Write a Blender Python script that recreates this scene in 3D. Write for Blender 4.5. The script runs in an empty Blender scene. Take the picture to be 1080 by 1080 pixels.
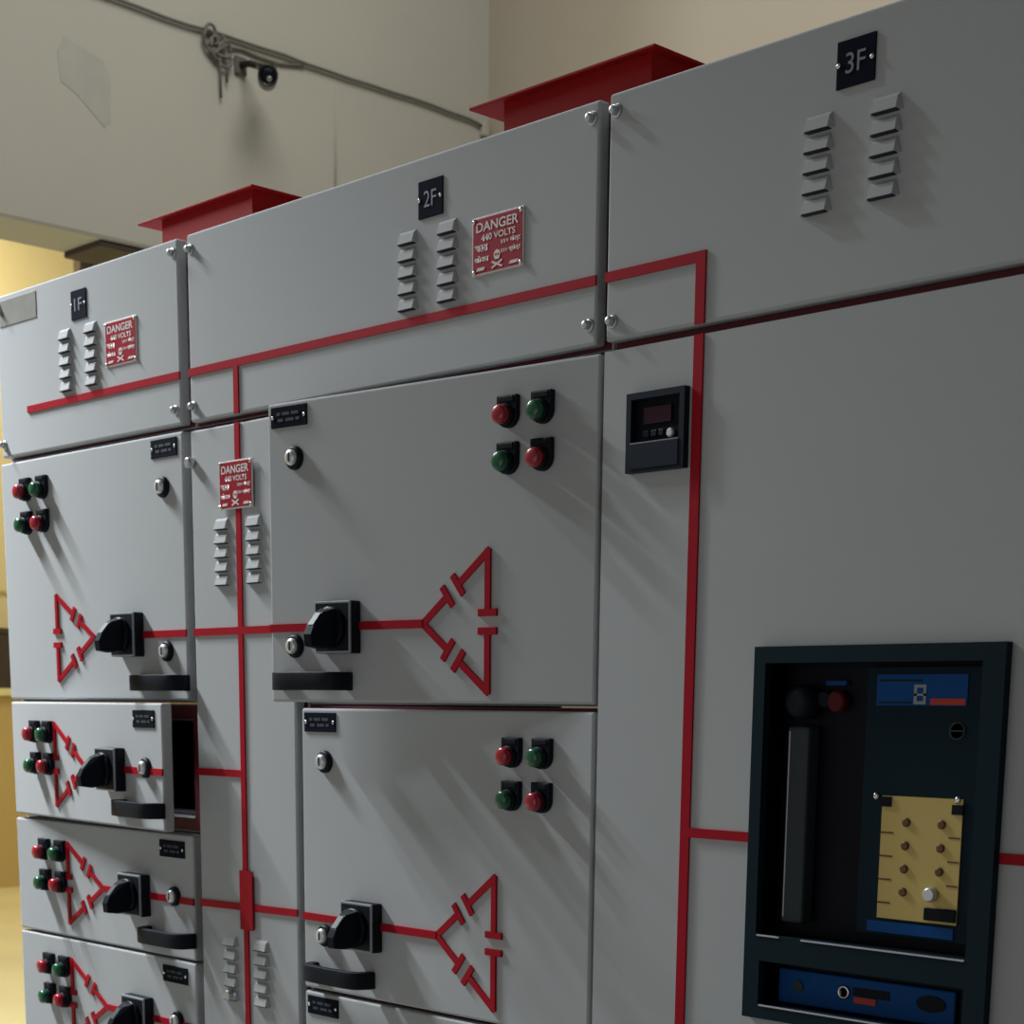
import bpy, bmesh, math, random
from mathutils import Vector, Matrix, Euler
random.seed(7)
S = bpy.context.scene
COL = S.collection
ZC = 1.55                       # camera height above the floor; v coordinates of the board are measured from it
PI = math.pi

# ------------------------------------------------------------------ materials
def mat(name, col, rough=.5, metal=0., bump=None, var=None, spec=.5, emis=None, coat=0.):
    m = bpy.data.materials.new(name); m.use_nodes = True
    nt = m.node_tree; b = nt.nodes['Principled BSDF']
    b.inputs['Base Color'].default_value = (*col, 1)
    b.inputs['Roughness'].default_value = rough
    b.inputs['Metallic'].default_value = metal
    b.inputs['Specular IOR Level'].default_value = spec
    b.inputs['Coat Weight'].default_value = coat
    tc = nt.nodes.new('ShaderNodeTexCoord')
    if bump:
        n = nt.nodes.new('ShaderNodeTexNoise'); n.inputs['Scale'].default_value = bump[0]; n.inputs['Detail'].default_value = 3
        nt.links.new(tc.outputs['Object'], n.inputs['Vector'])
        bp = nt.nodes.new('ShaderNodeBump'); bp.inputs['Strength'].default_value = bump[1]; bp.inputs['Distance'].default_value = bump[2]
        nt.links.new(n.outputs['Fac'], bp.inputs['Height']); nt.links.new(bp.outputs['Normal'], b.inputs['Normal'])
    if var:                      # (scale, amount)  soft mottling of the base colour
        n = nt.nodes.new('ShaderNodeTexNoise'); n.inputs['Scale'].default_value = var[0]; n.inputs['Detail'].default_value = 5
        nt.links.new(tc.outputs['Object'], n.inputs['Vector'])
        r = nt.nodes.new('ShaderNodeValToRGB')
        r.color_ramp.elements[0].position = .3; r.color_ramp.elements[1].position = .7
        a = 1 - var[1]; c2 = var[2] if len(var) > 2 else tuple(c * a for c in col)
        r.color_ramp.elements[0].color = (*c2, 1); r.color_ramp.elements[1].color = (*col, 1)
        nt.links.new(n.outputs['Fac'], r.inputs['Fac']); nt.links.new(r.outputs['Color'], b.inputs['Base Color'])
    if emis:
        b.inputs['Emission Color'].default_value = (*emis[0], 1); b.inputs['Emission Strength'].default_value = emis[1]
    return m

M = {}
M['grey'] = mat('grey_powder_coat', (.49, .51, .53), .75, bump=(900, .12, .0006), var=(2.2, .05), spec=.06)
M['frame'] = mat('grey_frame_paint', (.36, .37, .40), .5)
M['seal'] = mat('dark_red_rubber', (.13, .008, .022), .55)
M['inner'] = mat('interior_shade', (.012, .014, .022), .8)  # shade inside the open recess and louvre slots, put in as near-black
M['red'] = mat('red_mimic_strip', (.40, .008, .022), .5, spec=.12)
M['hood'] = mat('red_painted_sheet', (.34, .008, .009), .6, var=(6, .15), spec=.12)
M['black'] = mat('black_plastic', (.009, .012, .020), .5, spec=.13)
M['matte'] = mat('matte_black_plastic', (.006, .009, .016), .6, spec=.10)
M['navy'] = mat('blue_black_plastic', (.006, .020, .031), .55, spec=.10)
M['deep'] = mat('deep_black_plastic', (.002, .003, .009), .45, spec=.15)
M['rim'] = mat('grey_switch_rim', (.30, .33, .37), .3)
M['plate'] = mat('black_engraved_plate', (.008, .011, .021), .8, spec=.04)
M['engrave'] = mat('engraved_letters', (.22, .24, .30), .6)
M['faint'] = mat('worn_engraved_letters', (.036, .042, .052), .7)
M['steel'] = mat('bright_steel', (.80, .81, .84), .25, 1.)
M['bolt'] = mat('zinc_bolt', (.55, .57, .60), .38, .7)
M['chrome'] = mat('chrome', (.72, .73, .76), .32, .55)
M['lred'] = mat('red_lens', (.36, .006, .026), .3, coat=.25)
M['lgreen'] = mat('green_lens', (.004, .10, .042), .3, coat=.25)
M['dred'] = mat('danger_red', (.36, .008, .024), .45, spec=.2)
M['dwhite'] = mat('danger_white', (.80, .72, .72), .4)
M['white'] = mat('white_enamel', (.8, .8, .8), .4)  # meter button; also the whitened highlight of the recess lip
M['greyplate'] = mat('grey_sticker', (.26, .26, .24), .5, var=(20, .25))
M['dimred'] = mat('dim_red_button', (.10, .008, .012), .5, spec=.2)
M['display'] = mat('dark_red_display', (.035, .004, .014), .2)
M['slate'] = mat('slate_plastic', (.010, .018, .031), .5, spec=.15)
M['blue'] = mat('blue_label', (.005, .072, .27), .5, spec=.12)
M['orange'] = mat('orange_red_label', (.55, .07, .045), .5, spec=.15)
M['yellow'] = mat('yellow_settings_label', (.62, .46, .14), .5)
M['brown'] = mat('brown_dial', (.13, .05, .01), .5)
M['lever'] = mat('grey_green_lever', (.040, .056, .066), .5, spec=.2)
M['sill'] = mat('pale_line', (.55, .55, .62), .35)  # pale colour of the painted sill highlights and the lever groove
M['wall'] = mat('pale_plaster', (.44, .43, .375), .9, bump=(30, .15, .004), var=(.7, .10))
M['wallb'] = mat('beige_plaster', (.38, .335, .265), .9, bump=(30, .15, .004), var=(.6, .08))
M['stain'] = mat('patched_plaster', (.405, .395, .355), .9, var=(9, .10))
M['farwall'] = mat('cream_far_wall', (.78, .68, .40), .85, var=(.5, .12))
M['tan'] = mat('tan_partition', (.60, .45, .18), .7)
M['paleyellow'] = mat('pale_yellow_ledge', (.85, .78, .42), .6)
M['darkbrown'] = mat('dark_brown_wood', (.055, .042, .035), .7)
M['floor'] = mat('yellow_epoxy_floor', (.85, .74, .40), .45, var=(1.2, .12))
M['concrete'] = mat('grey_concrete_floor', (.20, .20, .19), .7, var=(1.5, .15))
M['ceil'] = mat('grey_ceiling', (.22, .22, .21), .9, var=(1., .06))
M['cable'] = mat('dusty_cable', (.13, .125, .105), .7)
M['cctv'] = mat('cctv_black', (.015, .014, .013), .35)
M['bracket'] = mat('dusty_bracket', (.10, .085, .075), .7)
M['conduit'] = mat('painted_conduit', (.40, .37, .31), .8)
M['glass'] = mat('lens_glint', (.16, .16, .15), .2, coat=.5)

# ------------------------------------------------------------------ mesh helpers
class MB:
    """collects shapes into one mesh; several materials allowed"""
    def __init__(s): s.bm = bmesh.new(); s.mats = []
    def mi(s, m):
        if m not in s.mats: s.mats.append(m)
        return s.mats.index(m)
    def _fin(s, vs, m, bev=0, seg=2, smooth=False):
        fs = {f for v in vs for f in v.link_faces}
        k = s.mi(m)
        for f in fs: f.material_index = k; f.smooth = smooth
        if bev:
            es = {e for f in fs for e in f.edges}
            r = bmesh.ops.bevel(s.bm, geom=list(es), offset=bev, segments=seg, affect='EDGES', profile=.5, clamp_overlap=True)
            for f in r['faces']: f.material_index = k
    def box(s, x0, x1, y0, y1, z0, z1, m, bev=0, seg=2):
        P = [(x0,y0,z0),(x1,y0,z0),(x1,y1,z0),(x0,y1,z0),(x0,y0,z1),(x1,y0,z1),(x1,y1,z1),(x0,y1,z1)]
        v = [s.bm.verts.new(p) for p in P]
        for q in ((3,2,1,0),(4,5,6,7),(0,1,5,4),(1,2,6,5),(2,3,7,6),(3,0,4,7)): s.bm.faces.new([v[i] for i in q])
        s._fin(v, m, bev, seg); return s
    def prism(s, pts, w0, w1, m, bev=0, seg=2, smooth=False):
        """polygon in (u,v), extruded outwards from w0 to w1 (outward = -y)"""
        a = [s.bm.verts.new((p[0], -w0, p[1])) for p in pts]; b = [s.bm.verts.new((p[0], -w1, p[1])) for p in pts]
        n = len(pts)
        s.bm.faces.new(a); s.bm.faces.new(b[::-1])
        for i in range(n): s.bm.faces.new((a[i], b[i], b[(i+1)%n], a[(i+1)%n]))
        bmesh.ops.recalc_face_normals(s.bm, faces=list({f for v in a+b for f in v.link_faces}))
        s._fin(a+b, m, bev, seg, smooth); return s
    def prismv(s, pts, v0, v1, m, bev=0):
        """polygon in (u,w), extruded along v"""
        a = [s.bm.verts.new((p[0], -p[1], v0)) for p in pts]; b = [s.bm.verts.new((p[0], -p[1], v1)) for p in pts]
        n = len(pts)
        s.bm.faces.new(a); s.bm.faces.new(b[::-1])
        for i in range(n): s.bm.faces.new((a[i], b[i], b[(i+1)%n], a[(i+1)%n]))
        bmesh.ops.recalc_face_normals(s.bm, faces=list({f for v in a+b for f in v.link_faces}))
        s._fin(a+b, m, bev); return s
    def prismu(s, pts, u0, u1, m, bev=0, seg=2):
        """polygon in (w,v), extruded along u"""
        a = [s.bm.verts.new((u0, -p[0], p[1])) for p in pts]; b = [s.bm.verts.new((u1, -p[0], p[1])) for p in pts]
        n = len(pts)
        s.bm.faces.new(a); s.bm.faces.new(b[::-1])
        for i in range(n): s.bm.faces.new((a[i], b[i], b[(i+1)%n], a[(i+1)%n]))
        bmesh.ops.recalc_face_normals(s.bm, faces=list({f for v in a+b for f in v.link_faces}))
        s._fin(a+b, m, bev, seg); return s
    def lathe(s, prof, m, c=(0,0), n=24, axis='w', mats=None):
        """profile [(r,w)...] turned about the outward axis at (u,v)=c ; ends closed"""
        rings = []
        for r, w in prof:
            ring = []
            for i in range(n):
                a = 2*PI*i/n
                ring.append(s.bm.verts.new((c[0]+r*math.cos(a), -w, c[1]+r*math.sin(a))))
            rings.append(ring)
        fs = []
        for j in range(len(rings)-1):
            k = s.mi(mats[j] if mats else m)
            for i in range(n):
                f = s.bm.faces.new((rings[j][i], rings[j][(i+1)%n], rings[j+1][(i+1)%n], rings[j+1][i])); f.material_index = k; f.smooth = True; fs.append(f)
        f = s.bm.faces.new(rings[-1]); f.material_index = s.mi(mats[-1] if mats else m); fs.append(f)
        f = s.bm.faces.new(rings[0][::-1]); f.material_index = s.mi(m); fs.append(f)
        bmesh.ops.recalc_face_normals(s.bm, faces=fs); return s
    def tape(s, p, q, wd, m, w0=0., w1=.003, ext=0.):
        d = Vector((q[0]-p[0], q[1]-p[1])); L = d.length; d /= L; nrm = Vector((-d.y, d.x)) * wd/2
        a = Vector(p) - d*ext; b = Vector(q) + d*ext
        return s.prism([(a-nrm)[:], (b-nrm)[:], (b+nrm)[:], (a+nrm)[:]], w0, w1, m)
    def hull(s, pts, m, smooth=False):
        v = [s.bm.verts.new(p) for p in pts]
        r = bmesh.ops.convex_hull(s.bm, input=v)
        k = s.mi(m)
        for g in r['geom']:
            if isinstance(g, bmesh.types.BMFace): g.material_index = k; g.smooth = smooth
        return s
    def tube(s, pts, r, m, n=8):
        pts = [Vector(p) for p in pts]; rings = []
        up = Vector((0,0,1))
        for i, p in enumerate(pts):
            t = (pts[min(i+1, len(pts)-1)] - pts[max(i-1, 0)]).normalized()
            a = t.cross(up);  a = a if a.length > 1e-3 else t.cross(Vector((1,0,0)))
            a.normalize(); b = t.cross(a)
            rings.append([s.bm.verts.new(p + a*r*math.cos(2*PI*k/n) + b*r*math.sin(2*PI*k/n)) for k in range(n)])
        k = s.mi(m); fs = []
        for j in range(len(rings)-1):
            for i in range(n):
                f = s.bm.faces.new((rings[j][i], rings[j][(i+1)%n], rings[j+1][(i+1)%n], rings[j+1][i])); f.smooth = True; f.material_index = k; fs.append(f)
        for e in (rings[0][::-1], rings[-1]): f = s.bm.faces.new(e); f.material_index = k; fs.append(f)
        bmesh.ops.recalc_face_normals(s.bm, faces=fs); return s
    def ring(s, o, i, w0, w1, m):
        """rectangular ring o=(u0,u1,v0,v1) with hole i, from w0 to w1"""
        def rc(r, w): return [s.bm.verts.new((u, -w, v)) for u, v in ((r[0],r[2]),(r[1],r[2]),(r[1],r[3]),(r[0],r[3]))]
        A, B, C, D = rc(o, w0), rc(i, w0), rc(o, w1), rc(i, w1); fs = []
        for k in range(4):
            l = (k+1) % 4
            for q in ((A[k],A[l],B[l],B[k]), (C[k],D[k],D[l],C[l]), (A[k],C[k],C[l],A[l]), (B[k],B[l],D[l],D[k])): fs.append(s.bm.faces.new(q))
        for f in fs: f.material_index = s.mi(m)
        bmesh.ops.recalc_face_normals(s.bm, faces=fs); return s
    def mesh(s, name):
        me = bpy.data.meshes.new(name); s.bm.to_mesh(me); s.bm.free()
        for m in s.mats: me.materials.append(m)
        return me

def O(name, me, parent=None, loc=(0,0,0), rz=0.):
    if isinstance(me, MB): me = me.mesh(name)
    o = bpy.data.objects.new(name, me); COL.objects.link(o)
    o.parent = parent; o.location = loc; o.rotation_euler = (0, 0, rz); return o
def tag(o, label, cat, group=None):
    o['label'] = label; o['category'] = cat
    if group: o['group'] = group
    return o
def thing(name, label, cat, loc, group=None):
    o = bpy.data.objects.new(name, None); COL.objects.link(o); o.location = loc; o.empty_display_size = .05
    return tag(o, label, cat, group)
def struct(name, mb, loc=(0,0,0)):
    o = O(name, mb, None, loc); o['kind'] = 'structure'; return o

_tc = {}
def text_mesh(name, body, h, m, width=None, squeeze=1., depth=.0006, bold=0.):
    """flat lettering centred on the origin in (u,v), facing outward (-y), letter height h"""
    cu = bpy.data.curves.new('t', 'FONT'); cu.body = body; cu.size = 1.; cu.align_x = 'CENTER'; cu.align_y = 'CENTER'; cu.offset = bold
    ob = bpy.data.objects.new('t', cu); COL.objects.link(ob)
    dg = bpy.context.evaluated_depsgraph_get(); dg.update()
    me = bpy.data.meshes.new_from_object(ob.evaluated_get(dg)); bpy.data.objects.remove(ob); bpy.data.curves.remove(cu)
    if not me.vertices: return me
    xs = [v.co.x for v in me.vertices]; ys = [v.co.y for v in me.vertices]
    cx, cy = (min(xs)+max(xs))/2, (min(ys)+max(ys))/2; sy = h/(max(ys)-min(ys)); sx = (width/(max(xs)-min(xs))) if width else sy*squeeze
    for v in me.vertices: v.co = Vector(((v.co.x-cx)*sx, -depth, (v.co.y-cy)*sy))
    me.materials.clear(); me.materials.append(m); me.name = name
    return me
def join_text(name, items, m):
    """items: (body, u, v, h, width); one lettering mesh"""
    bm = bmesh.new()
    for body, u, v, h, wd in items:
        t = text_mesh('t', body, h, m, wd, bold=.022); t.transform(Matrix.Translation((u, 0, v))); bm.from_mesh(t); bpy.data.meshes.remove(t)
    return bm

# ------------------------------------------------------------------ device meshes (made once, shared by copies)
D = {}
def arc(cx, cy, r, a0, a1, n): return [(cx+r*math.cos(math.radians(a0+(a1-a0)*i/n)), cy+r*math.sin(math.radians(a0+(a1-a0)*i/n))) for i in range(n+1)]
D['bezel'] = (MB().prism([(.0175,.021),(-.0175,.021),(-.0175,-.0035)] + arc(0,-.0035,.0175,180,360,14)[1:-1] + [(.0175,-.0035)], 0, .009, M['black'], .0012)
              .lathe([(.0145,.009),(.0145,.0145),(.0135,.0155)], M['black'], (0,-.0050))).mesh('indicator_lamp')
for k in ('lred', 'lgreen'):
    D[k] = MB().lathe([(.0128,.015),(.0128,.0225),(.0118,.0255),(.0095,.0270),(.005,.0278),(.0015,.028)], M[k], (0,-.0050)).mesh('lens')
D['lamp_legend'] = MB().box(-.013,.013,-.0105,-.009,.0120,.0190, M['black'], .0008).mesh('legend')
D['switch'] = (MB().prism([(-.038,-.038),(.038,-.038),(.038,.038),(-.038,.038)], 0, .019, M['black'], .002)
               .prism([(-.0378,-.0378),(.0378,-.0378),(.0378,.0378),(-.0378,.0378)], .019, .0225, M['rim'], .0012)
               .prism([(-.0345,-.0345),(.0345,-.0345),(.0345,.0345),(-.0345,.0345)], .0225, .0232, M['black'])).mesh('rotary_switch')
D['knob'] = (MB().lathe([(.030,.023),(.030,.029),(.027,.032)], M['deep'], n=32)
             .hull([(u, -w, v) for u in (-.017,.017) for w, v in ((.03,.027),(.03,-.028))] + [(u, -w, v) for u in (-.0075,.0075) for w, v in ((.048,.021),(.067,.000),(.073,-.012),(.071,-.029),(.050,-.032))], M['matte'])).mesh('switch_handle')
D['knob_tip'] = MB().hull([(u, -w, v) for u in (-.006,.006) for w, v in ((.0505,.0190),(.0660,.0015),(.0508,.0196),(.0666,.0021))], M['lever']).mesh('handle_tip')
D['lock'] = MB().lathe([(.0175,0),(.0175,.005),(.015,.008),(.0125,.008)], M['black']).mesh('door_lock')
D['barrel'] = (MB().lathe([(.0118,.006),(.0118,.011),(.0098,.0135),(.005,.0145)], M['chrome']).box(-.0012,.0012,-.0152,-.0138,-.0065,.0065, M['deep'])).mesh('lock_barrel')
def bow():
    mb = MB(); n = 18; o = []; q = []
    for k in range(n+1):
        t = -1 + 2*k/n; e = max(0., 1-abs(t)**5)**.5
        o.append((.078*t, .012+.025*e)); q.append((.066*t, .002+.023*e))
    pts = [(-.078,0)] + o + [(.078,0),(.064,0)] + q[::-1] + [(-.064,0)]
    a = len(pts)
    A = [mb.bm.verts.new((p[0], -p[1], -.0135)) for p in pts]; B = [mb.bm.verts.new((p[0], -p[1], .0135)) for p in pts]
    for i in range(a): mb.bm.faces.new((A[i], B[i], B[(i+1)%a], A[(i+1)%a])).smooth = True
    out = [0] + list(range(1, n+2)) + [n+2]; inn = [a-1] + [n+4+n-k for k in range(n+1)] + [n+3]
    for L in (A, B):
        for i in range(len(out)-1): mb.bm.faces.new([L[out[i]], L[out[i+1]], L[inn[i+1]], L[inn[i]]])
    bmesh.ops.recalc_face_normals(mb.bm, faces=mb.bm.faces); mb.mi(M['black'])
    es = [e for e in mb.bm.edges if e.verts[0].co.z == e.verts[1].co.z and len(e.link_faces) == 2 and e.calc_face_angle(0) > 1.2]
    bmesh.ops.bevel(mb.bm, geom=es, offset=.0018, segments=2, affect='EDGES', profile=.5, clamp_overlap=True)
    return mb.mesh('pull_handle')
D['pull'] = bow()
D['louvre'] = MB().hull([(-.0220,0,-.0080),(.0220,0,-.0080),(.0170,0,.0098),(-.0170,0,.0098),(-.0155,-.0085,-.0072),(.0165,-.0085,-.0072),(-.0150,-.0048,.0052),(.0162,-.0048,.0052)], M['grey'])
D['louvre'].box(-.0155,.0165,-.0078,-.0005,-.0088,-.0074, M['inner']); D['louvre'] = D['louvre'].mesh('louvre')  # dark bar paints the shade in the louvre opening
D['bolt'] = (MB().lathe([(.0085,0),(.0085,.002),(.0062,.003)], M['bolt'], n=16).lathe([(.0058,.003),(.0058,.009),(.0045,.011),(.002,.0115)], M['bolt'], n=10)).mesh('bolt')
D['thumb'] = MB().lathe([(.008,0),(.009,.004),(.009,.012),(.006,.0145)], M['bolt'], n=16).mesh('thumb_screw')
D['nameplate'] = MB().box(-.0395,.0395,-.0022,0,-.0150,.0150, M['plate'], .0006).mesh('nameplate')
D['sqplate'] = MB().box(-.0255,.0255,-.0022,0,-.0245,.0245, M['plate'], .0006).mesh('nameplate')
D['rivet'] = MB().lathe([(.0030,.0022),(.0028,.0034),(.0012,.004)], M['steel'], n=12).mesh('rivet')
for n in ('1F', '2F', '3F'): D['t'+n] = text_mesh('lettering', n, .021, M['engrave'], .026, depth=.0028)
# the narrow door plates are engraved but worn past reading: two short faint lines
def worn():
    mb = MB()
    for v, segs in ((.0045, ((-.026,-.018),(-.014,.002),(.006,.022))), (-.0045, ((-.024,-.012),(-.006,.012),(.016,.024)))):
        for a, b in segs: mb.box(a, b, -.0027, -.0023, v-.0022, v+.0022, M['faint'])
    return mb.mesh('lettering')
D['worn'] = worn()
# danger plate .100 x .074
def danger():
    mb = MB().box(-.050,.050,-.0022,0,-.037,.037, M['dwhite'], .0005)
    mb.box(-.0475,.0475,-.0028,-.0022,-.0345,.0345, M['dred'])
    return mb.mesh('danger_plate')
D['danger'] = danger()
def danger_text():
    bm = join_text('lettering', [('DANGER', 0, .0235, .0125, .082), ('440 VOLTS', .002, .0095, .0085, .066),
        ('खतरा', -.031, -.0035, .009, .026), ('४४० वोल्ट', .026, -.001, .009, .038),
        ('धोका', -.030, -.0165, .009, .028), ('४४० व्होल्ट', .026, -.0125, .0085, .038)], M['dwhite'])
    mb = MB(); mb.bm.free(); mb.bm = bm; mb.mi(M['dwhite'])
    for v in bm.verts: v.co.y = -.0033
    # skull over crossed bones, and two small maker's marks at the lower corners
    mb.prism(arc(0,-.0155,.0062,-30,210,12) + [(-.0036,-.0215),(.0036,-.0215)], .0028, .0033, M['dwhite'])
    mb.tape((-.010,-.0235),(.010,-.0315), .0026, M['dwhite'], .0028, .0033); mb.tape((-.010,-.0315),(.010,-.0235), .0026, M['dwhite'], .0028, .0034)
    mb.prism(arc(-.0024,-.0155,.0015,0,360,8)[:-1], .0033, .0036, M['dred']); mb.prism(arc(.0024,-.0155,.0015,0,360,8)[:-1], .0033, .0036, M['dred'])
    for u in (-.032, .032): mb.prism([(u-.009,-.0315),(u+.006,-.0315),(u+.009,-.0275),(u-.006,-.0275)], .0028, .0033, M['dwhite'])
    return mb.mesh('lettering')
D['dtext'] = danger_text()
D['dscrew'] = MB().lathe([(.0036,.0022),(.0032,.0042),(.0012,.005)], M['steel'], n=12).mesh('corner_screw')

# ------------------------------------------------------------------ switchboard units
class Unit:
    """one compartment of the board: an Empty at its base with housing, seal, door and door devices as parts"""
    def __init__(s, name, label, cat, cell, hinge=(0., 0.), group=None):
        s.cell = cell; u0, u1, v0, v1 = cell; s.hx, s.th = hinge
        s.L = Vector(((u0+u1)/2, .3, ZC+v0))
        s.e = thing(name, label, cat, s.L, group)
    def P(s, u, v, w=0.):
        c, n = math.cos(s.th), math.sin(s.th); a, b = u-s.hx, -w
        return Vector((s.hx + c*a - n*b, n*a + c*b, ZC+v)) - s.L
    def put(s, name, me, u, v, w=0., parent=None):
        if parent is None: return O(name, me, s.e, s.P(u, v, w), s.th)
        return O(name, me, parent, (u, -w, v))
    def housing(s, depth=.60, door=True, fl=.028):
        u0, u1, v0, v1 = s.cell; g = .0008
        u0 += g; u1 -= g; v0 += g; v1 -= g; t = .004; y0 = .0235
        mb = MB()
        for b in ((u0,u0+t,y0,depth,v0,v1), (u1-t,u1,y0,depth,v0,v1), (u0+t,u1-t,y0,depth,v1-t,v1), (u0+t,u1-t,y0,depth,v0,v0+t), (u0+t,u1-t,depth-t,depth,v0+t,v1-t)):
            mb.box(*b, M['frame'])
        mb.ring((u0,u1,v0,v1), (u0+fl,u1-fl,v0+fl,v1-fl), -y0-.003, -y0+.0005, M['frame'])
        mb.bm.verts.ensure_lookup_table()
        me = mb.mesh('housing'); me.transform(Matrix.Translation((-s.L.x, -s.L.y, ZC-s.L.z)))
        return O('housing', me, s.e)
    def seal(s, r, wd=.022, bottom_lip=False):
        u0, u1, v0, v1 = r
        me = MB().ring(r, (u0+wd,u1-wd,v0+wd,v1-wd), -.0228, -.0206, M['seal']).mesh('door_seal')
        me.transform(Matrix.Translation((-s.L.x, -s.L.y, ZC-s.L.z))); return O('door_seal', me, s.e)
    def door(s, r, name='door', hole=None, th=.020, bev=.0038):
        """door leaf r=(u0,u1,v0,v1), front at w=0, optional cutout"""
        u0, u1, v0, v1 = r; cu, cv = (u0+u1)/2, (v0+v1)/2
        if hole:
            me = MB().ring((u0-cu,u1-cu,v0-cv,v1-cv), (hole[0]-cu,hole[1]-cu,hole[2]-cv,hole[3]-cv), -th, 0, M['grey']).mesh(name)
        else:
            me = MB().box(u0-cu,u1-cu,0,th,v0-cv,v1-cv, M['grey'], bev, 3).mesh(name)
        return s.put(name, me, cu, cv)
    # ---- door devices
    def lamp(s, u, v, colour):
        b = s.put('indicator_lamp', D['bezel'], u, v)
        l = O('lens', D['l'+colour], b); l['label'] = colour + ' lens'
        O('legend', D['lamp_legend'], b); return b
    def lamps(s, u, v, du=.061, dv=.0605):
        s.lamp(u, v, 'red'); s.lamp(u+du, v, 'green'); s.lamp(u, v-dv, 'green'); s.lamp(u+du, v-dv, 'red')
    def switch(s, u, v):
        b = s.put('rotary_switch', D['switch'], u, v); k = O('switch_handle', D['knob'], b); O('handle_tip', D['knob_tip'], b)
        return b
    def lock(s, u, v):
        b = s.put('door_lock', D['lock'], u, v); l = O('lock_barrel', D['barrel'], b); l['label'] = 'chrome lock barrel'
    def pull(s, u, v): s.put('pull_handle', D['pull'], u, v)
    def nameplate(s, u, v):
        b = s.put('nameplate', D['nameplate'], u, v); O('lettering', D['worn'], b)
        for k in (-.0345, .0345): O('rivet', D['rivet'], b, (k, 0, 0))
    def sqplate(s, u, v, t):
        b = s.put('nameplate', D['sqplate'], u, v); l = O('lettering', D['t'+t], b); l['label'] = 'pale lettering reading ' + t
        for k in (-.0225, .0215): O('rivet', D['rivet'], b, (k, 0, 0))
    def dangerplate(s, u, v, w0=0.):
        b = s.put('danger_plate', D['danger'], u, v, w0); b['label'] = 'red danger plate with white border'
        O('lettering', D['dtext'], b)
        for a in (-.0455, .0455):
            for c in (-.0325, .0325): O('corner_screw', D['dscrew'], b, (a, 0, c))
        return b
    def louvres(s, uL, uR, v, dv=.0220):
        for u in (uL, uR):
            for k in range(5): s.put('louvre', D['louvre'], u, v-k*dv)
    def bolt(s, u, v): s.put('bolt', D['bolt'], u, v)
    def mimic(s, segs, name='mimic_line', wd=.012, extra=None):
        """raised red strips; segs = [(p, q[, width])] in board (u,v)"""
        us = [p[0] for g in segs for p in g[:2]]; vs = [p[1] for g in segs for p in g[:2]]
        cu, cv = (min(us)+max(us))/2, (min(vs)+max(vs))/2
        mb = MB()
        for k, g in enumerate(segs):
            p, q = g[0], g[1]; w = g[2] if len(g) > 2 else wd; e = g[3] if len(g) > 3 else 0.
            mb.tape((p[0]-cu,p[1]-cv), (q[0]-cu,q[1]-cv), w, M['red'], 0., .0028+.00010*k, e)
        o = s.put(name, mb.mesh(name), cu, cv); return o
    def delta(s, V, ut, half, n=.0165, lw=.0112, tail=None):
        """three-capacitor delta: vertex V, opposite side at u=ut reaching half above and below"""
        T, B = (ut, V[1]+half), (ut, V[1]-half); segs = []
        for a, b, f in ((V, T, .465), (V, B, .475), (T, B, .5)):
            a, b = Vector(a), Vector(b); d = (b-a); L = d.length; d /= L; nr = Vector((-d.y, d.x)); h = .0125
            m1, m2 = a + d*(f*L-h), a + d*(f*L+h)
            segs.append((a[:], m1[:], lw, lw*.35)); segs.append((m2[:], b[:], lw, lw*.35))
            for m in (m1, m2): segs.append(((m-nr*n)[:], (m+nr*n)[:], .0098))
        if tail: segs.append((V, tail))
        return s.mimic(segs, 'mimic_diagram')

FL = -ZC                                         # floor in v
# ---- left column (A)
AX = (-3.187, -2.5535)
a0 = Unit('switchboard_cover_unit', 'leftmost grey louvred top cover unit, with the 1F nameplate and a danger plate', 'electrical cabinet', (*AX, .4515, .748))
a0.housing(); a0.seal((AX[0]+.006, AX[1]-.006, .4555, .744))
a0.door((-3.178,-2.566,.4575,.7485), 'cover_panel')
a0.sqplate(-2.878, .692, '1F'); a0.louvres(-2.928, -2.840, .6475); a0.dangerplate(-2.743, .611)
a0.put('grey_sticker', MB().box(-.068,.068,-.0012,0,-.023,.023, M['greyplate'], .0004), -3.096, .715)
for u, v in ((-2.578,.727),(-2.580,.481),(-3.166,.727),(-3.166,.481)): a0.bolt(u, v)
a0.mimic([((-3.072,.535),(-2.566,.535))])

a1 = Unit('switchboard_compartment', 'large grey compartment in the leftmost column directly under the 1F cover', 'electrical cabinet', (*AX, 0., .4512))
a1.housing(); a1.seal((AX[0]+.006, AX[1]-.006, .004, .447)); a1.door((-3.187,-2.565,.0045,.4470))
a1.lamps(-3.088, .3925); a1.nameplate(-2.6195, .4245); a1.lock(-2.624, .361); a1.lock(-2.624, .088)
a1.switch(-2.737, .118); a1.pull(-2.637, .034)
a1.delta((-2.865,.1175), -2.994, .0765, .0135, .0088); a1.mimic([((-2.699,.1175),(-2.565,.1175))])

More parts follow.
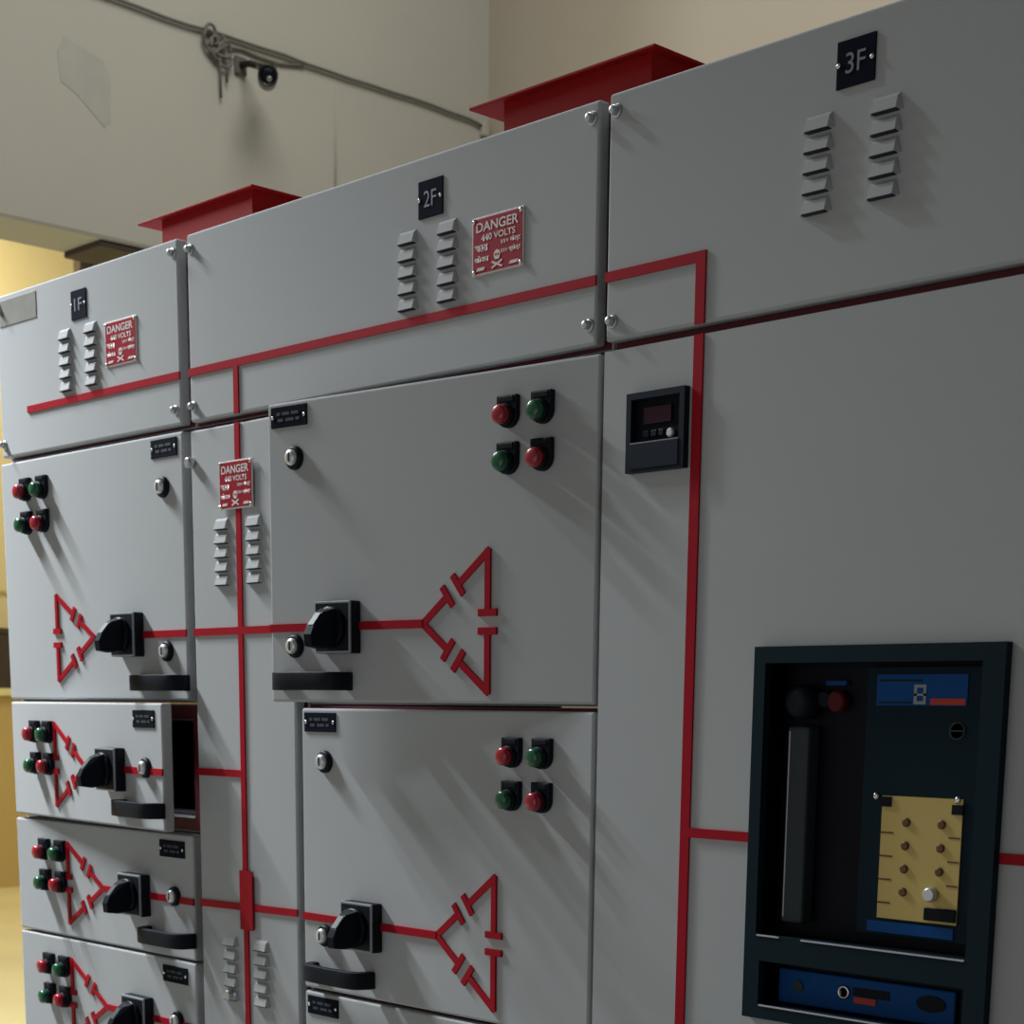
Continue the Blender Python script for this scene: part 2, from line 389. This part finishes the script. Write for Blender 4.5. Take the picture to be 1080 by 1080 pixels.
def small(label, top, bot, cell, hinge=(0.,0.), last=False, dv=0.):
    a = Unit('switchboard_compartment', label, 'electrical cabinet', (AX[0], AX[1], FL if last else cell[0], cell[1]), hinge)
    a.housing(); a.seal((AX[0]+.006, AX[1]-.006, cell[0]+.003, cell[1]-.003), .024); a.door((-3.187,-2.563,bot,top))
    c = top - .1165
    a.lamps(-3.072, c+.0605, .059, .060); a.nameplate(-2.6275, top-.027); a.lock(-2.622, c+.006)
    a.switch(-2.741, c); a.pull(-2.637, bot+.036)
    a.delta((-2.863, c), -2.989, .0755, .0135, .0088, (-2.780, c)); a.mimic([((-2.703,c),(-2.563,c))])
    return a
a2 = small('grey compartment standing ajar in the leftmost column, dark red lined opening showing', -.0005, -.2185, (-.2235, -.0006), (-3.187, -.088))
a3 = small('closed grey compartment in the leftmost column right below the one standing ajar', -.2270, -.4480, (-.4500, -.2245))
a4 = small('lowest grey compartment of the leftmost column, cut by the bottom edge of the photo', -.4525, -.6750, (-.6780, -.4505), last=True)
a4.door((-3.187,-2.563,-1.45,-.680), 'lower_panel')
# opening of the ajar compartment: its inner shade and the lit sill lip are put in as colour
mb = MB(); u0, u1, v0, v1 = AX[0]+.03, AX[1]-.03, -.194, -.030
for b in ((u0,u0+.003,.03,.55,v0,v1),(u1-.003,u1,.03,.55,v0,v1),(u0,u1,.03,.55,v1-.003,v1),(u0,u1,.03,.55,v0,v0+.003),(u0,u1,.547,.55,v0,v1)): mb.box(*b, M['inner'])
me = mb.mesh('shade_lining'); me.transform(Matrix.Translation((-a2.L.x, -a2.L.y, ZC-a2.L.z))); o = O('shade_lining', me, a2.e); o['label'] = 'interior darkened to paint its shade'
me = MB().box(-3.12,-2.584,.0175,.0225,-.1985,-.1962, M['white']).mesh('lit_sill_lip'); me.transform(Matrix.Translation((-a2.L.x, -a2.L.y, ZC-a2.L.z))); O('lit_sill_lip', me, a2.e)  # lip whitened to paint the light on its edge

# ---- cable alley strip
st = Unit('cable_alley_cabinet', 'tall narrow grey louvred cabinet strip between the leftmost and middle columns', 'electrical cabinet', (-2.5530, -2.2540, FL, .4512))
st.housing(); st.seal((-2.547,-2.260,FL+.01,.4505)); st.door((-2.5415,-2.2625,FL+.1,.4440), 'tall_door')
p = st.dangerplate(-2.4075, .348, .0032); p.scale = (.92, 1, 1.02)
st.louvres(-2.453, -2.364, .2885, .0222); st.louvres(-2.453, -2.364, -.400, .0235)
st.put('thumb_screw', D['thumb'], -2.534, .392); st.put('thumb_screw', D['thumb'], -2.452, -.493)
st.mimic([((-2.406,.444),(-2.406,-1.1),.0130), ((-2.5415,.118),(-2.2625,.118)), ((-2.5415,-.115),(-2.406,-.115)), ((-2.5415,-.341),(-2.2625,-.335))])
st.mimic([((-2.400,-.276),(-2.400,-.376),.036)], 'mimic_busbar_block').location.y -= .003

# ---- middle column (B)
BX = (-2.2535, -1.6050)
b0 = Unit('switchboard_cover_unit', 'wide middle grey louvred top cover unit, with the 2F nameplate and a danger plate', 'electrical cabinet', (-2.5530, -1.6050, .4515, .748))
b0.housing(); b0.seal((-2.547,-1.611,.4540,.744)); b0.door((-2.5385,-1.6175,.4575,.7485), 'cover_panel')
b0.sqplate(-1.9365, .692, '2F'); b0.louvres(-1.985, -1.901, .6475); b0.dangerplate(-1.800, .6115)
for u, v in ((-2.5265,.724),(-2.5270,.481),(-1.629,.728),(-1.629,.482)): b0.bolt(u, v)
b0.mimic([((-2.5385,.535),(-1.6175,.535)), ((-2.406,.535),(-2.406,.4575),.0130)])
def big(label, top, bot, cell, hinge=(0.,0.), last=False, full=True):
    b = Unit('switchboard_compartment', label, 'electrical cabinet', (BX[0], BX[1], FL if last else cell[0], cell[1]), hinge)
    b.housing(); b.seal((BX[0]+.004, BX[1]-.004, cell[0]+.003, cell[1]-.001)); b.door((-2.2475,-1.6085,bot,top))
    b.nameplate(-2.1985, top-.0215)
    if full:
        b.lamps(-1.7605, top-.0575, .0600, .0600); b.lock(-2.186, top-.0825); b.lock(-2.190, top-.3585)
        c = top-.3310
        b.switch(-2.087, c-.002); b.pull(-2.145, bot+.031)
        b.delta((-1.921,c), -1.797, .0950, .0170, .0100, (-2.049, c)); b.mimic([((-2.2475,c),(-2.125,c))])
    return b
b1 = big('upper grey compartment of the middle column standing slightly ajar, in shade', .4460, .0035, (0.,.4512), (-1.6085, .0925))
b2 = big('lower closed grey compartment of the middle column with diagonal shadows across it', -.0060, -.4540, (-.4570,-.0006))
b3 = big('bottom grey compartment of the middle column, only its top edge and nameplate showing', -.4600, -1.0, (-1.0,-.4575), last=True, full=False)
b3.door((-2.2475,-1.6085,-1.45,-1.006), 'lower_panel')

# ---- right column (C)
CX = (-1.6045, -.70)
c0 = Unit('switchboard_cover_unit', 'rightmost grey louvred top cover unit, with the 3F nameplate', 'electrical cabinet', (*CX, .4515, .748))
c0.housing(); c0.seal((CX[0]+.004,CX[1]-.006,.4490,.744)); c0.door((-1.6010,-.712,.4580,.7500), 'cover_panel')
c0.sqplate(-1.230, .7005, '3F'); c0.louvres(-1.277, -1.1875, .6470, .0217)
for u, v in ((-1.588,.728),(-1.588,.481),(-.725,.728),(-.725,.481)): c0.bolt(u, v)
c0.mimic([((-1.6010,.535),(-1.4435,.535),.012,.0000), ((-1.4435,.541),(-1.4435,.4580),.0150)])
c1 = Unit('breaker_compartment', 'large grey door compartment on the right holding the meter and circuit breaker', 'electrical cabinet', (*CX, FL, .4512))
c1.housing(); c1.seal((CX[0]+.004,CX[1]-.006,FL+.01,.4505))
c1.door((-1.6015,-.712,FL+.1,.4460), 'door', hole=(-1.326,-1.001,-.370,.066))
c1.mimic([((-1.4435,.4460),(-1.4435,-1.1),.0150), ((-1.4435,-.156),(-1.334,-.156)), ((-.9925,-.1585),(-.712,-.1585))])
# digital meter
m = c1.put('panel_meter', MB().ring((-.048,.048,-.048,.048),(-.040,.040,-.012,.040), 0, .010, M['slate']).box(-.0478,.0478,-.0015,0,-.0478,.0478, M['deep'])
           .prism([(-.040,-.044),(.040,-.044),(.040,-.013),(-.040,-.013)], .010, .0112, M['slate'], .0006), -1.505, .340)
m['label'] = 'square dark blue grey meter'
O('display', MB().box(-.024,.022,-.0045,-.0015,.010,.030, M['display'], .0008), m)
O('key_row', MB().box(-.024,-.014,-.005,-.0015,-.006,.002, M['slate'], .001).box(-.011,-.001,-.005,-.0015,-.006,.002, M['slate'], .001).box(.002,.010,-.005,-.0015,-.006,.002, M['slate'], .001), m)
o = O('button', MB().lathe([(.0055,.0015),(.0055,.006),(.004,.0075)], M['white'], (.022,-.004), 14), m); o['label'] = 'small white button'
O('lower_rim', MB().box(-.040,.040,-.0108,-.010,-.0135,-.0120, M['rim']), m)

# ---- air circuit breaker, set in the door opening
cb = thing('circuit_breaker', 'black air circuit breaker in a dark blue frame set in the right grey door', 'circuit breaker', (-1.1635, .1, ZC-.378))
def cbp(name, mb, par=None):
    me = mb.mesh(name); me.transform(Matrix.Translation((1.1635, -.1, .378))); return O(name, me, par or cb)
FO = (-1.333,-.994,-.378,.0735)
mb = MB(); W1 = (-1.316,-1.0215,-.273,.054); W2 = (-1.309,-1.0215,-.360,-.3055)
for b in ((FO[0],W1[0],FO[2],FO[3]), (W1[1],FO[1],FO[2],FO[3]), (W1[0],W1[1],W1[3],FO[3]), (W1[0],W1[1],W2[3],W1[2]), (W1[0],W1[1],FO[2],W2[2]), (W1[0],W2[0],W2[2],W2[3])):
    mb.box(b[0],b[1],-.0125,-.0004,b[2],b[3], M['navy'])
bmesh.ops.remove_doubles(mb.bm, verts=mb.bm.verts, dist=1e-6)
o = cbp('frame', mb); o['label'] = 'dark blue black plastic frame'
DB = .030                                        # face of the breaker lies this far behind the door front
mb = MB().box(-1.322,-1.005,DB,DB+.2,-.366,.062, M['deep'])
for b in ((-1.322,-1.3165,-.366,.062),(-1.0205,-1.005,-.366,.062)): mb.box(b[0],b[1],0,DB,b[2],b[3], M['deep'])
for b in ((.0545,.062),(-.304,-.274),(-.366,-.361)): mb.box(-1.3165,-1.0205,0,DB,b[0],b[1], M['deep'])
body = cbp('breaker_body', mb); body['label'] = 'black moulded breaker face'
cbp('side_panel', MB().box(-1.190,-1.026,DB-.012,DB,-.262,.050, M['navy'], .002))
def on(name, mb, lab=None, par=None):
    o = cbp(name, mb, par)
    if lab: o['label'] = lab
    return o
F = DB-.012
F = .018
bl = on('brand_label', MB().box(-1.1755,-1.056,F-.0012,F+.001,.0055,.0405, M['blue']), 'blue label with an orange red bar')
on('label_bar', MB().box(-1.103,-1.058,F-.0018,F-.0012,.0065,.0135, M['orange']), None, bl)
on('label_symbol', MB().ring((-1.125,-1.109,.0070,.0290), (-1.121,-1.1125,.0105,.0255), -F+.0012, -F+.0018, M['rim']).box(-1.125,-1.109,F-.0018,F-.0012,.0165,.0190, M['rim']), None, bl)
on('label_stripe', MB().box(-1.172,-1.115,F-.0018,F-.0012,.0325,.0345, M['slate']).box(-1.172,-1.128,F-.0018,F-.0012,.0080,.0095, M['slate']), None, bl)
def ringmesh(u, v, r0, r1, w0, w1, m):
    return MB().lathe([(r1,w0),(r1,w1),(r0,w1),(r0,w0)], m, (u, v), 28)
sy = ringmesh(-1.0665, -.022, .0085, .0100, -F, -F+.0015, M['lever'])
sy.box(-1.0765,-1.0565,F-.0014,F,-.0228,-.0212, M['lever'])
on('position_symbol', sy)
# charging lever with its round hub
lv = on('charging_lever', MB().box(-1.2935,-1.2615,.006,DB,-.257,-.020, M['lever'], .004), 'grey green charging lever')
on('lever_groove', MB().box(-1.2895,-1.2880,.0052,.0062,-.250,-.026, M['sill']), None, lv)
on('lever_hub', MB().lathe([(.020,-.030),(.020,-.006),(.017,.000),(.010,.003)], M['black'], (-1.277,.009), 28), None, lv)
on('push_button', MB().lathe([(.0125,-.030),(.0125,-.016),(.010,-.014)], M['dimred'], (-1.232,.010), 22), 'dim red push button')
on('push_button', MB().lathe([(.0100,-.030),(.0100,-.016),(.008,-.014)], M['black'], (-1.249,.012), 20))
on('status_window', MB().box(-1.252,-1.222,.022,DB,.028,.034, M['blue'], .001))
# yellow settings panel
sp = on('settings_panel', MB().box(-1.1600,-1.0530,F-.002,F+.001,-.2400,-.0975, M['yellow']), 'yellow settings label with dials')
for k in range(4):
    for u in (-1.1255, -1.0785):
        if k == 3 and u > -1.1: continue
        v = -.1270 - .0268*k
        on('dial', MB().lathe([(.0052,-F+.002),(.0052,-F+.004),(.0035,-F+.0045)], M['brown'], (u, v), 14), None, sp)
    v = -.1400 - .0272*k
    on('row_mark', MB().box(-1.160,-1.143,F-.0026,F-.002,v-.0010,v+.0010, M['brown']).box(-1.0690,-1.0545,F-.0026,F-.002,v-.0022,v-.0004, M['brown']), None, sp)
on('corner_block', MB().box(-1.162,-1.147,F-.004,F-.002,-.110,-.0985, M['deep']), None, sp); on('corner_block', MB().box(-1.066,-1.052,F-.004,F-.002,-.115,-.104, M['deep']), None, sp)
for u in (-1.1690, -1.0600): on('panel_screw', MB().lathe([(.0045,-F),(.0040,-F+.003),(.0015,-F+.004)], M['steel'], (u, -.0985), 12))
k = on('key_switch', MB().lathe([(.0085,-F+.002),(.0085,-F+.009),(.0065,-F+.011)], M['chrome'], (-1.0865,-.2070), 22), 'silver key switch')
on('test_socket', MB().box(-1.0950,-1.0535,F-.005,F-.002,-.2370,-.2225, M['deep'], .001))
on('lower_label', MB().box(-1.1735,-1.0570,F-.0015,F+.001,-.2570,-.2440, M['blue']), 'narrow blue label')
# lower strip: draw-out controls
ls = on('lower_strip', MB().box(-1.304,-1.052,F+.004,DB,-.3600,-.3170, M['blue'], .002), 'dark blue control strip')
G = F+.004
on('crank_socket', ringmesh(-1.2045,-.3360,.0055,.0085,-G,-G+.003, M['steel']), 'bright ringed crank socket', ls)
on('position_indicator', MB().box(-1.1890,-1.1580,G-.002,G,-.3470,-.3395, M['orange']), 'red position indicator', ls)
on('indicator_recess', MB().box(-1.192,-1.140,G-.001,G,-.3385,-.3280, M['deep']), None, ls)
on('strip_dial', MB().lathe([(.0075,-G),(.0075,-G+.002)], M['lever'], (-1.273,-.337), 18), None, ls)
ov = MB().lathe([(.0130,0),(.0130,.002)], M['deep'], (0,0), 24); me = ov.mesh('shutter_slot'); me.transform(Matrix.Translation((-1.083+1.1635, G-.1, -.335+.378)) @ Matrix.Diagonal((1.5,1,.75,1))); O('shutter_slot', me, ls)
on('sill_highlight', MB().box(-1.314,-1.280,-.0135,-.010,-.2750,-.2730, M['sill']).box(-1.247,-1.0225,-.0135,-.010,-.2752,-.2732, M['sill']), 'thin painted highlight along the sill')  # sill highlight painted as pale strips, broken at the lever
on('sill_highlight', MB().box(-1.307,-1.0225,-.0135,-.010,-.3620,-.3600, M['sill']), 'thin painted highlight along the sill')

# ------------------------------------------------------------------ red flanged busbar hoods on the roof
def hood(label, x0, x1, yf=.060):
    ov, z, zr = .060, ZC+.815, ZC+.7485
    e = thing('busbar_hood', label, 'busbar hood', ((x0+x1)/2, yf+.17, zr), 'red hoods on top of the switchboard')
    c = e.location
    def part(name, mb):
        me = mb.mesh(name); me.transform(Matrix.Translation((-c.x, -c.y, -c.z))); return O(name, me, e)
    b0, b1, d0, d1 = x0+ov, x1-.014, yf+.011, yf+.320
    part('flange', MB().box(x0,x1,yf,yf+.345,z,z+.004, M['hood'], .001))
    mb = MB()
    for b in ((b0,b1,d0,d0+.003),(b0,b1,d1-.003,d1),(b0,b0+.003,d0+.003,d1-.003),(b1-.003,b1,d0+.003,d1-.003)): mb.box(*b, zr+.0003, z-.0002, M['hood'])
    part('hood_wall', mb)
    return e
hood('red flanged hood on the roof above the left seam, behind the 1F and 2F covers', -2.777, -2.440)
hood('red flanged hood on the roof above the right seam, behind the 2F and 3F covers', -1.926, -1.582)

# ------------------------------------------------------------------ room
XL, YB, CE = -6.0, 3.92, ZC+5.2
struct('floor', MB().box(-15,-6.3,-6,9,-.1,0, M['floor']))
struct('floor', MB().box(-6.3,3.0,-6,9,-.1,0, M['concrete']))
struct('ceiling', MB().box(-15,3.0,-6,9,CE,CE+.1, M['ceil']))
struct('wall_left', MB().box(XL-.30,XL,.9,YB+.3,ZC+1.690,CE, M['wall'], .012))       # bulkhead over a wide opening
struct('wall_back', MB().box(XL,3.0,YB,YB+.2,0,CE, M['wallb']))
struct('wall_right', MB().box(3.0,3.1,-6,9,0,CE, M['ceil']))
struct('wall_far', MB().box(-14.1,-13.9,-6,9,0,CE, M['farwall']))
struct('wall_side', MB().box(-13.9,XL-.3,8.6,8.8,0,CE, M['farwall']))
struct('trim_1', MB().box(-13.9,-13.885,3.,8.5,ZC+.90,ZC+.925, M['tan']))
struct('trim_3', MB().box(XL-.28,XL-.015,1.96,YB,ZC+1.666,ZC+1.6895, M['darkbrown'], .006))  # added dark strip that paints the shade under the bulkhead
# plaster patch on the wall: an irregular skim, slightly proud
pt = [(1.80,2.29),(1.83,2.345),(1.99,2.30),(2.015,2.245),(2.01,2.10),(1.985,2.075),(1.87,2.165),(1.81,2.19)]
mb = MB(); a = [mb.bm.verts.new((XL+.0015, y, ZC+z)) for y, z in pt]; b = [mb.bm.verts.new((XL-.001, y, ZC+z)) for y, z in pt]
mb.bm.faces.new(a); mb.bm.faces.new(b[::-1])
for i in range(len(pt)): j = (i+1) % len(pt); mb.bm.faces.new((a[i], b[i], b[j], a[j]))
bmesh.ops.recalc_face_normals(mb.bm, faces=mb.bm.faces); mb.mi(M['stain'])
struct('trim_2', mb)
pw = thing('partition', 'tan partition with a pale yellow ledge at the far left edge, on the floor', 'partition', (-13.55, 5.6, 0))
O('partition_panel', MB().box(-.05,.05,-2.6,2.6,0,ZC+.045, M['tan']), pw); O('ledge', MB().box(-.10,.10,-2.62,2.62,ZC+.046,ZC+.105, M['paleyellow'], .006), pw)
bx = thing('storage_box', 'dark brown box-like object on the pale yellow ledge at the far left edge', 'box', (-13.55, 5.0, ZC+.1055))
O('box_body', MB().box(-.09,.09,-.5,.56,0,.44, M['darkbrown'], .01), bx); O('box_lid', MB().box(-.095,.095,-.51,.57,.441,.49, M['darkbrown'], .01), bx)
# dark roof girder seen through the opening, just over the cabinet top
gd = thing('roof_girder', 'blurred dark brown girder beyond the opening, above the left cabinet top', 'girder', (-13.0, 7.0, ZC+3.30))
O('web', MB().box(-.05,.05,-1.0,1.6,.06,.20, M['darkbrown']), gd); O('upper_flange', MB().box(-.15,.15,-1.0,1.6,.2002,.24, M['darkbrown']), gd); O('lower_flange', MB().box(-.15,.15,-1.0,1.6,.02,.0598, M['darkbrown']), gd)

# ------------------------------------------------------------------ wall cable, conduit, security camera
random.seed(3)
pts = [(XL+.012, 1.70+.11*k, ZC+2.521-.0009*k+.003*math.sin(k*.9)+random.uniform(-.003,.003)) for k in range(20)]
pts += [(XL+.012, 3.84, ZC+2.497), (XL+.012, 3.87, ZC+2.49)]
cbl = thing('cable', 'thin dusty cable strung along the pale wall, coiled up beside the security camera', 'cable', (0,0,0))
O('cable_run', MB().tube(pts, .0065, M['cable']), cbl)
O('cable_clip', MB().box(XL+.0012,XL+.03,3.865,3.90,ZC+2.45,ZC+2.50, M['conduit'], .004), cbl)
tag(O('conduit', MB().tube([(XL+.004,3.066,ZC+2.46),(XL+.004,3.062,ZC+2.25),(XL+.004,3.058,ZC+2.0)], .0045, M['conduit'])), 'thin pale vertical wire on the wall below the long cable', 'wire')
cc = thing('security_camera', 'small black bullet security camera on the pale wall under the cable', 'security camera', (XL, 2.66, ZC+2.395))
def ccp(name, mb, par=None, loc=(0,0,0), rot=None):
    o = O(name, mb, par or cc, loc)
    if rot: o.rotation_euler = rot
    return o
ccp('mounting_plate', MB().box(.0012,.014,-.094,-.040,.000,.065, M['bracket'], .004))
ccp('bracket_arm', MB().tube([(.014,-.066,.034),(.06,-.062,.030),(.11,-.05,.010),(.15,-.045,-.012)], .013, M['cctv']))
# body pointing out into the room, towards the board and slightly down
dirv = Vector((.80,-.57,-.20)).normalized(); q = Vector((0,-1,0)).rotation_difference(dirv).to_euler()
bd = ccp('camera_body', MB().lathe([(.030,-.07),(.037,-.06),(.037,.075),(.0385,.078),(.0385,.098),(.034,.100),(.031,.094)], M['cctv'], n=28), None, (.165,-.055,-.045), q)
O('front_glass', MB().lathe([(.030,.088),(.030,.0945),(.012,.0955)], M['glass'].copy() if False else M['deep'], n=28), bd)
o = O('lens', MB().lathe([(.011,.095),(.010,.0985),(.004,.0995)], M['glass'], (.004,-.014), 18), bd); o['label'] = 'pale glint painted on the lens'  # glint put in as a pale disc on the glass
ccp('sun_shield', MB().prismv([(-.040,-.06),(.040,-.06),(.040,.085),(-.040,.085)], .0375, .0405, M['cctv'], .001), None, (.165,-.055,-.045), q)
# coil of spare cable, in loose loops on a wall hook
mb = MB(); ring = []
for k in range(130):
    a = k/130*2*PI*5.; t = k/130; r = .034 + .012*math.sin(k*.37)
    ring.append((XL+.012+.010*abs(math.sin(k*.21)), 2.437+.080*t+r*math.cos(a), ZC+2.492-.045*t+r*1.05*math.sin(a)))
mb.tube(ring, .0062, M['cable'], 6)
mb.tube([(XL+.0012,2.47,ZC+2.47),(XL+.02,2.47,ZC+2.47),(XL+.03,2.475,ZC+2.475)], .006, M['cable'], 6)
for dy, ln in ((-.005,.16),(.03,.10)):
    mb.tube([(XL+.016,2.49+dy,ZC+2.46),(XL+.020,2.495+dy,ZC+2.40),(XL+.012,2.50+dy*.8,ZC+2.45-ln)], .0050, M['cable'], 6)
O('cable_coil', mb, cbl)
O('slack_loop', MB().tube([(XL+.012,2.53,ZC+2.478),(XL+.007,2.60,ZC+2.487),(XL+.007,2.68,ZC+2.480),(XL+.007,2.78,ZC+2.480),(XL+.008,2.90,ZC+2.500)], .006, M['cable'], 6), cbl)

# ------------------------------------------------------------------ light
def area(name, loc, rot, sx, sy, power, col, spread=PI):
    l = bpy.data.lights.new(name, 'AREA'); l.shape = 'RECTANGLE'; l.size = sx; l.size_y = sy; l.energy = power; l.color = col; l.spread = spread
    o = bpy.data.objects.new(name, l); COL.objects.link(o); o.location = loc; o.rotation_euler = rot; return o
def aim(loc, to): return (Vector(to)-Vector(loc)).to_track_quat('-Z', 'Y').to_euler()
def point(name, loc, power, col, r):
    l = bpy.data.lights.new(name, 'POINT'); l.energy = power; l.color = col; l.shadow_soft_size = r
    o = bpy.data.objects.new(name, l); COL.objects.link(o); o.location = loc; return o
def down(name, loc, power, col, d):
    l = bpy.data.lights.new(name, 'AREA'); l.shape = 'DISK'; l.size = d; l.energy = power; l.color = col
    o = bpy.data.objects.new(name, l); COL.objects.link(o); o.location = loc; return o
# fluorescent tube running square to the board at upper left, and a high-bay lamp further up and left: both rake across the doors
area('tube_lamp', (-4.5, -.62, ZC+2.05), (0,0,0), .05, .74, 158, (.93,.98,1.0), math.radians(140))
down('high_lamp', (-6.60, -.86, ZC+4.40), 230, (.92,.97,1.0), .30)
area('wall_fill', (-3.2, 1.6, CE-.3), (0,0,0), 3.0, 2.4, 160, (1.0,.98,.93))  # added fill that brightens the walls, not a real fitting
area('front_fill', (-1.6, -4.0, ZC-.3), aim((-1.6,-4.0,ZC-.3), (-1.4,0,ZC-.3)), 3.0, 1.6, 10, (1.0,.97,.92))  # added low fill for the board front, not a real fitting
# warm lights of the far hall
area('far_light', (-10.5, 3.5, CE-.2), (0,0,0), 3, 3, 190, (1.0,.91,.70))
point('far_lamp', (-13.0, 5.0, ZC+3.2), 60, (1,.88,.58), .15)
w = bpy.data.worlds.new('world'); S.world = w; w.use_nodes = True
bg = w.node_tree.nodes['Background']; bg.inputs['Color'].default_value = (.95,.95,.92,1); bg.inputs['Strength'].default_value = .14

# ------------------------------------------------------------------ camera
cam = bpy.data.cameras.new('camera'); co = bpy.data.objects.new('camera', cam); COL.objects.link(co)
right, down, fwd = Vector((.69544657,.71850936,.00991807)), Vector((.14248392,-.12435587,-.98195415)), Vector((-.70430987,.68430981,-.18885889))
co.matrix_world = Matrix.Translation((0,-1.709,ZC)) @ Matrix((right, -down, -fwd)).transposed().to_4x4()
cam.sensor_width = 36; cam.lens = 1825/1080*36; cam.shift_y = (1096.1-540)/1080; cam.clip_start = .02
cam.dof.use_dof = True; cam.dof.focus_distance = 2.25; cam.dof.aperture_fstop = 12.0
S.camera = co
S.view_settings.view_transform = 'Standard'; S.view_settings.look = 'None'
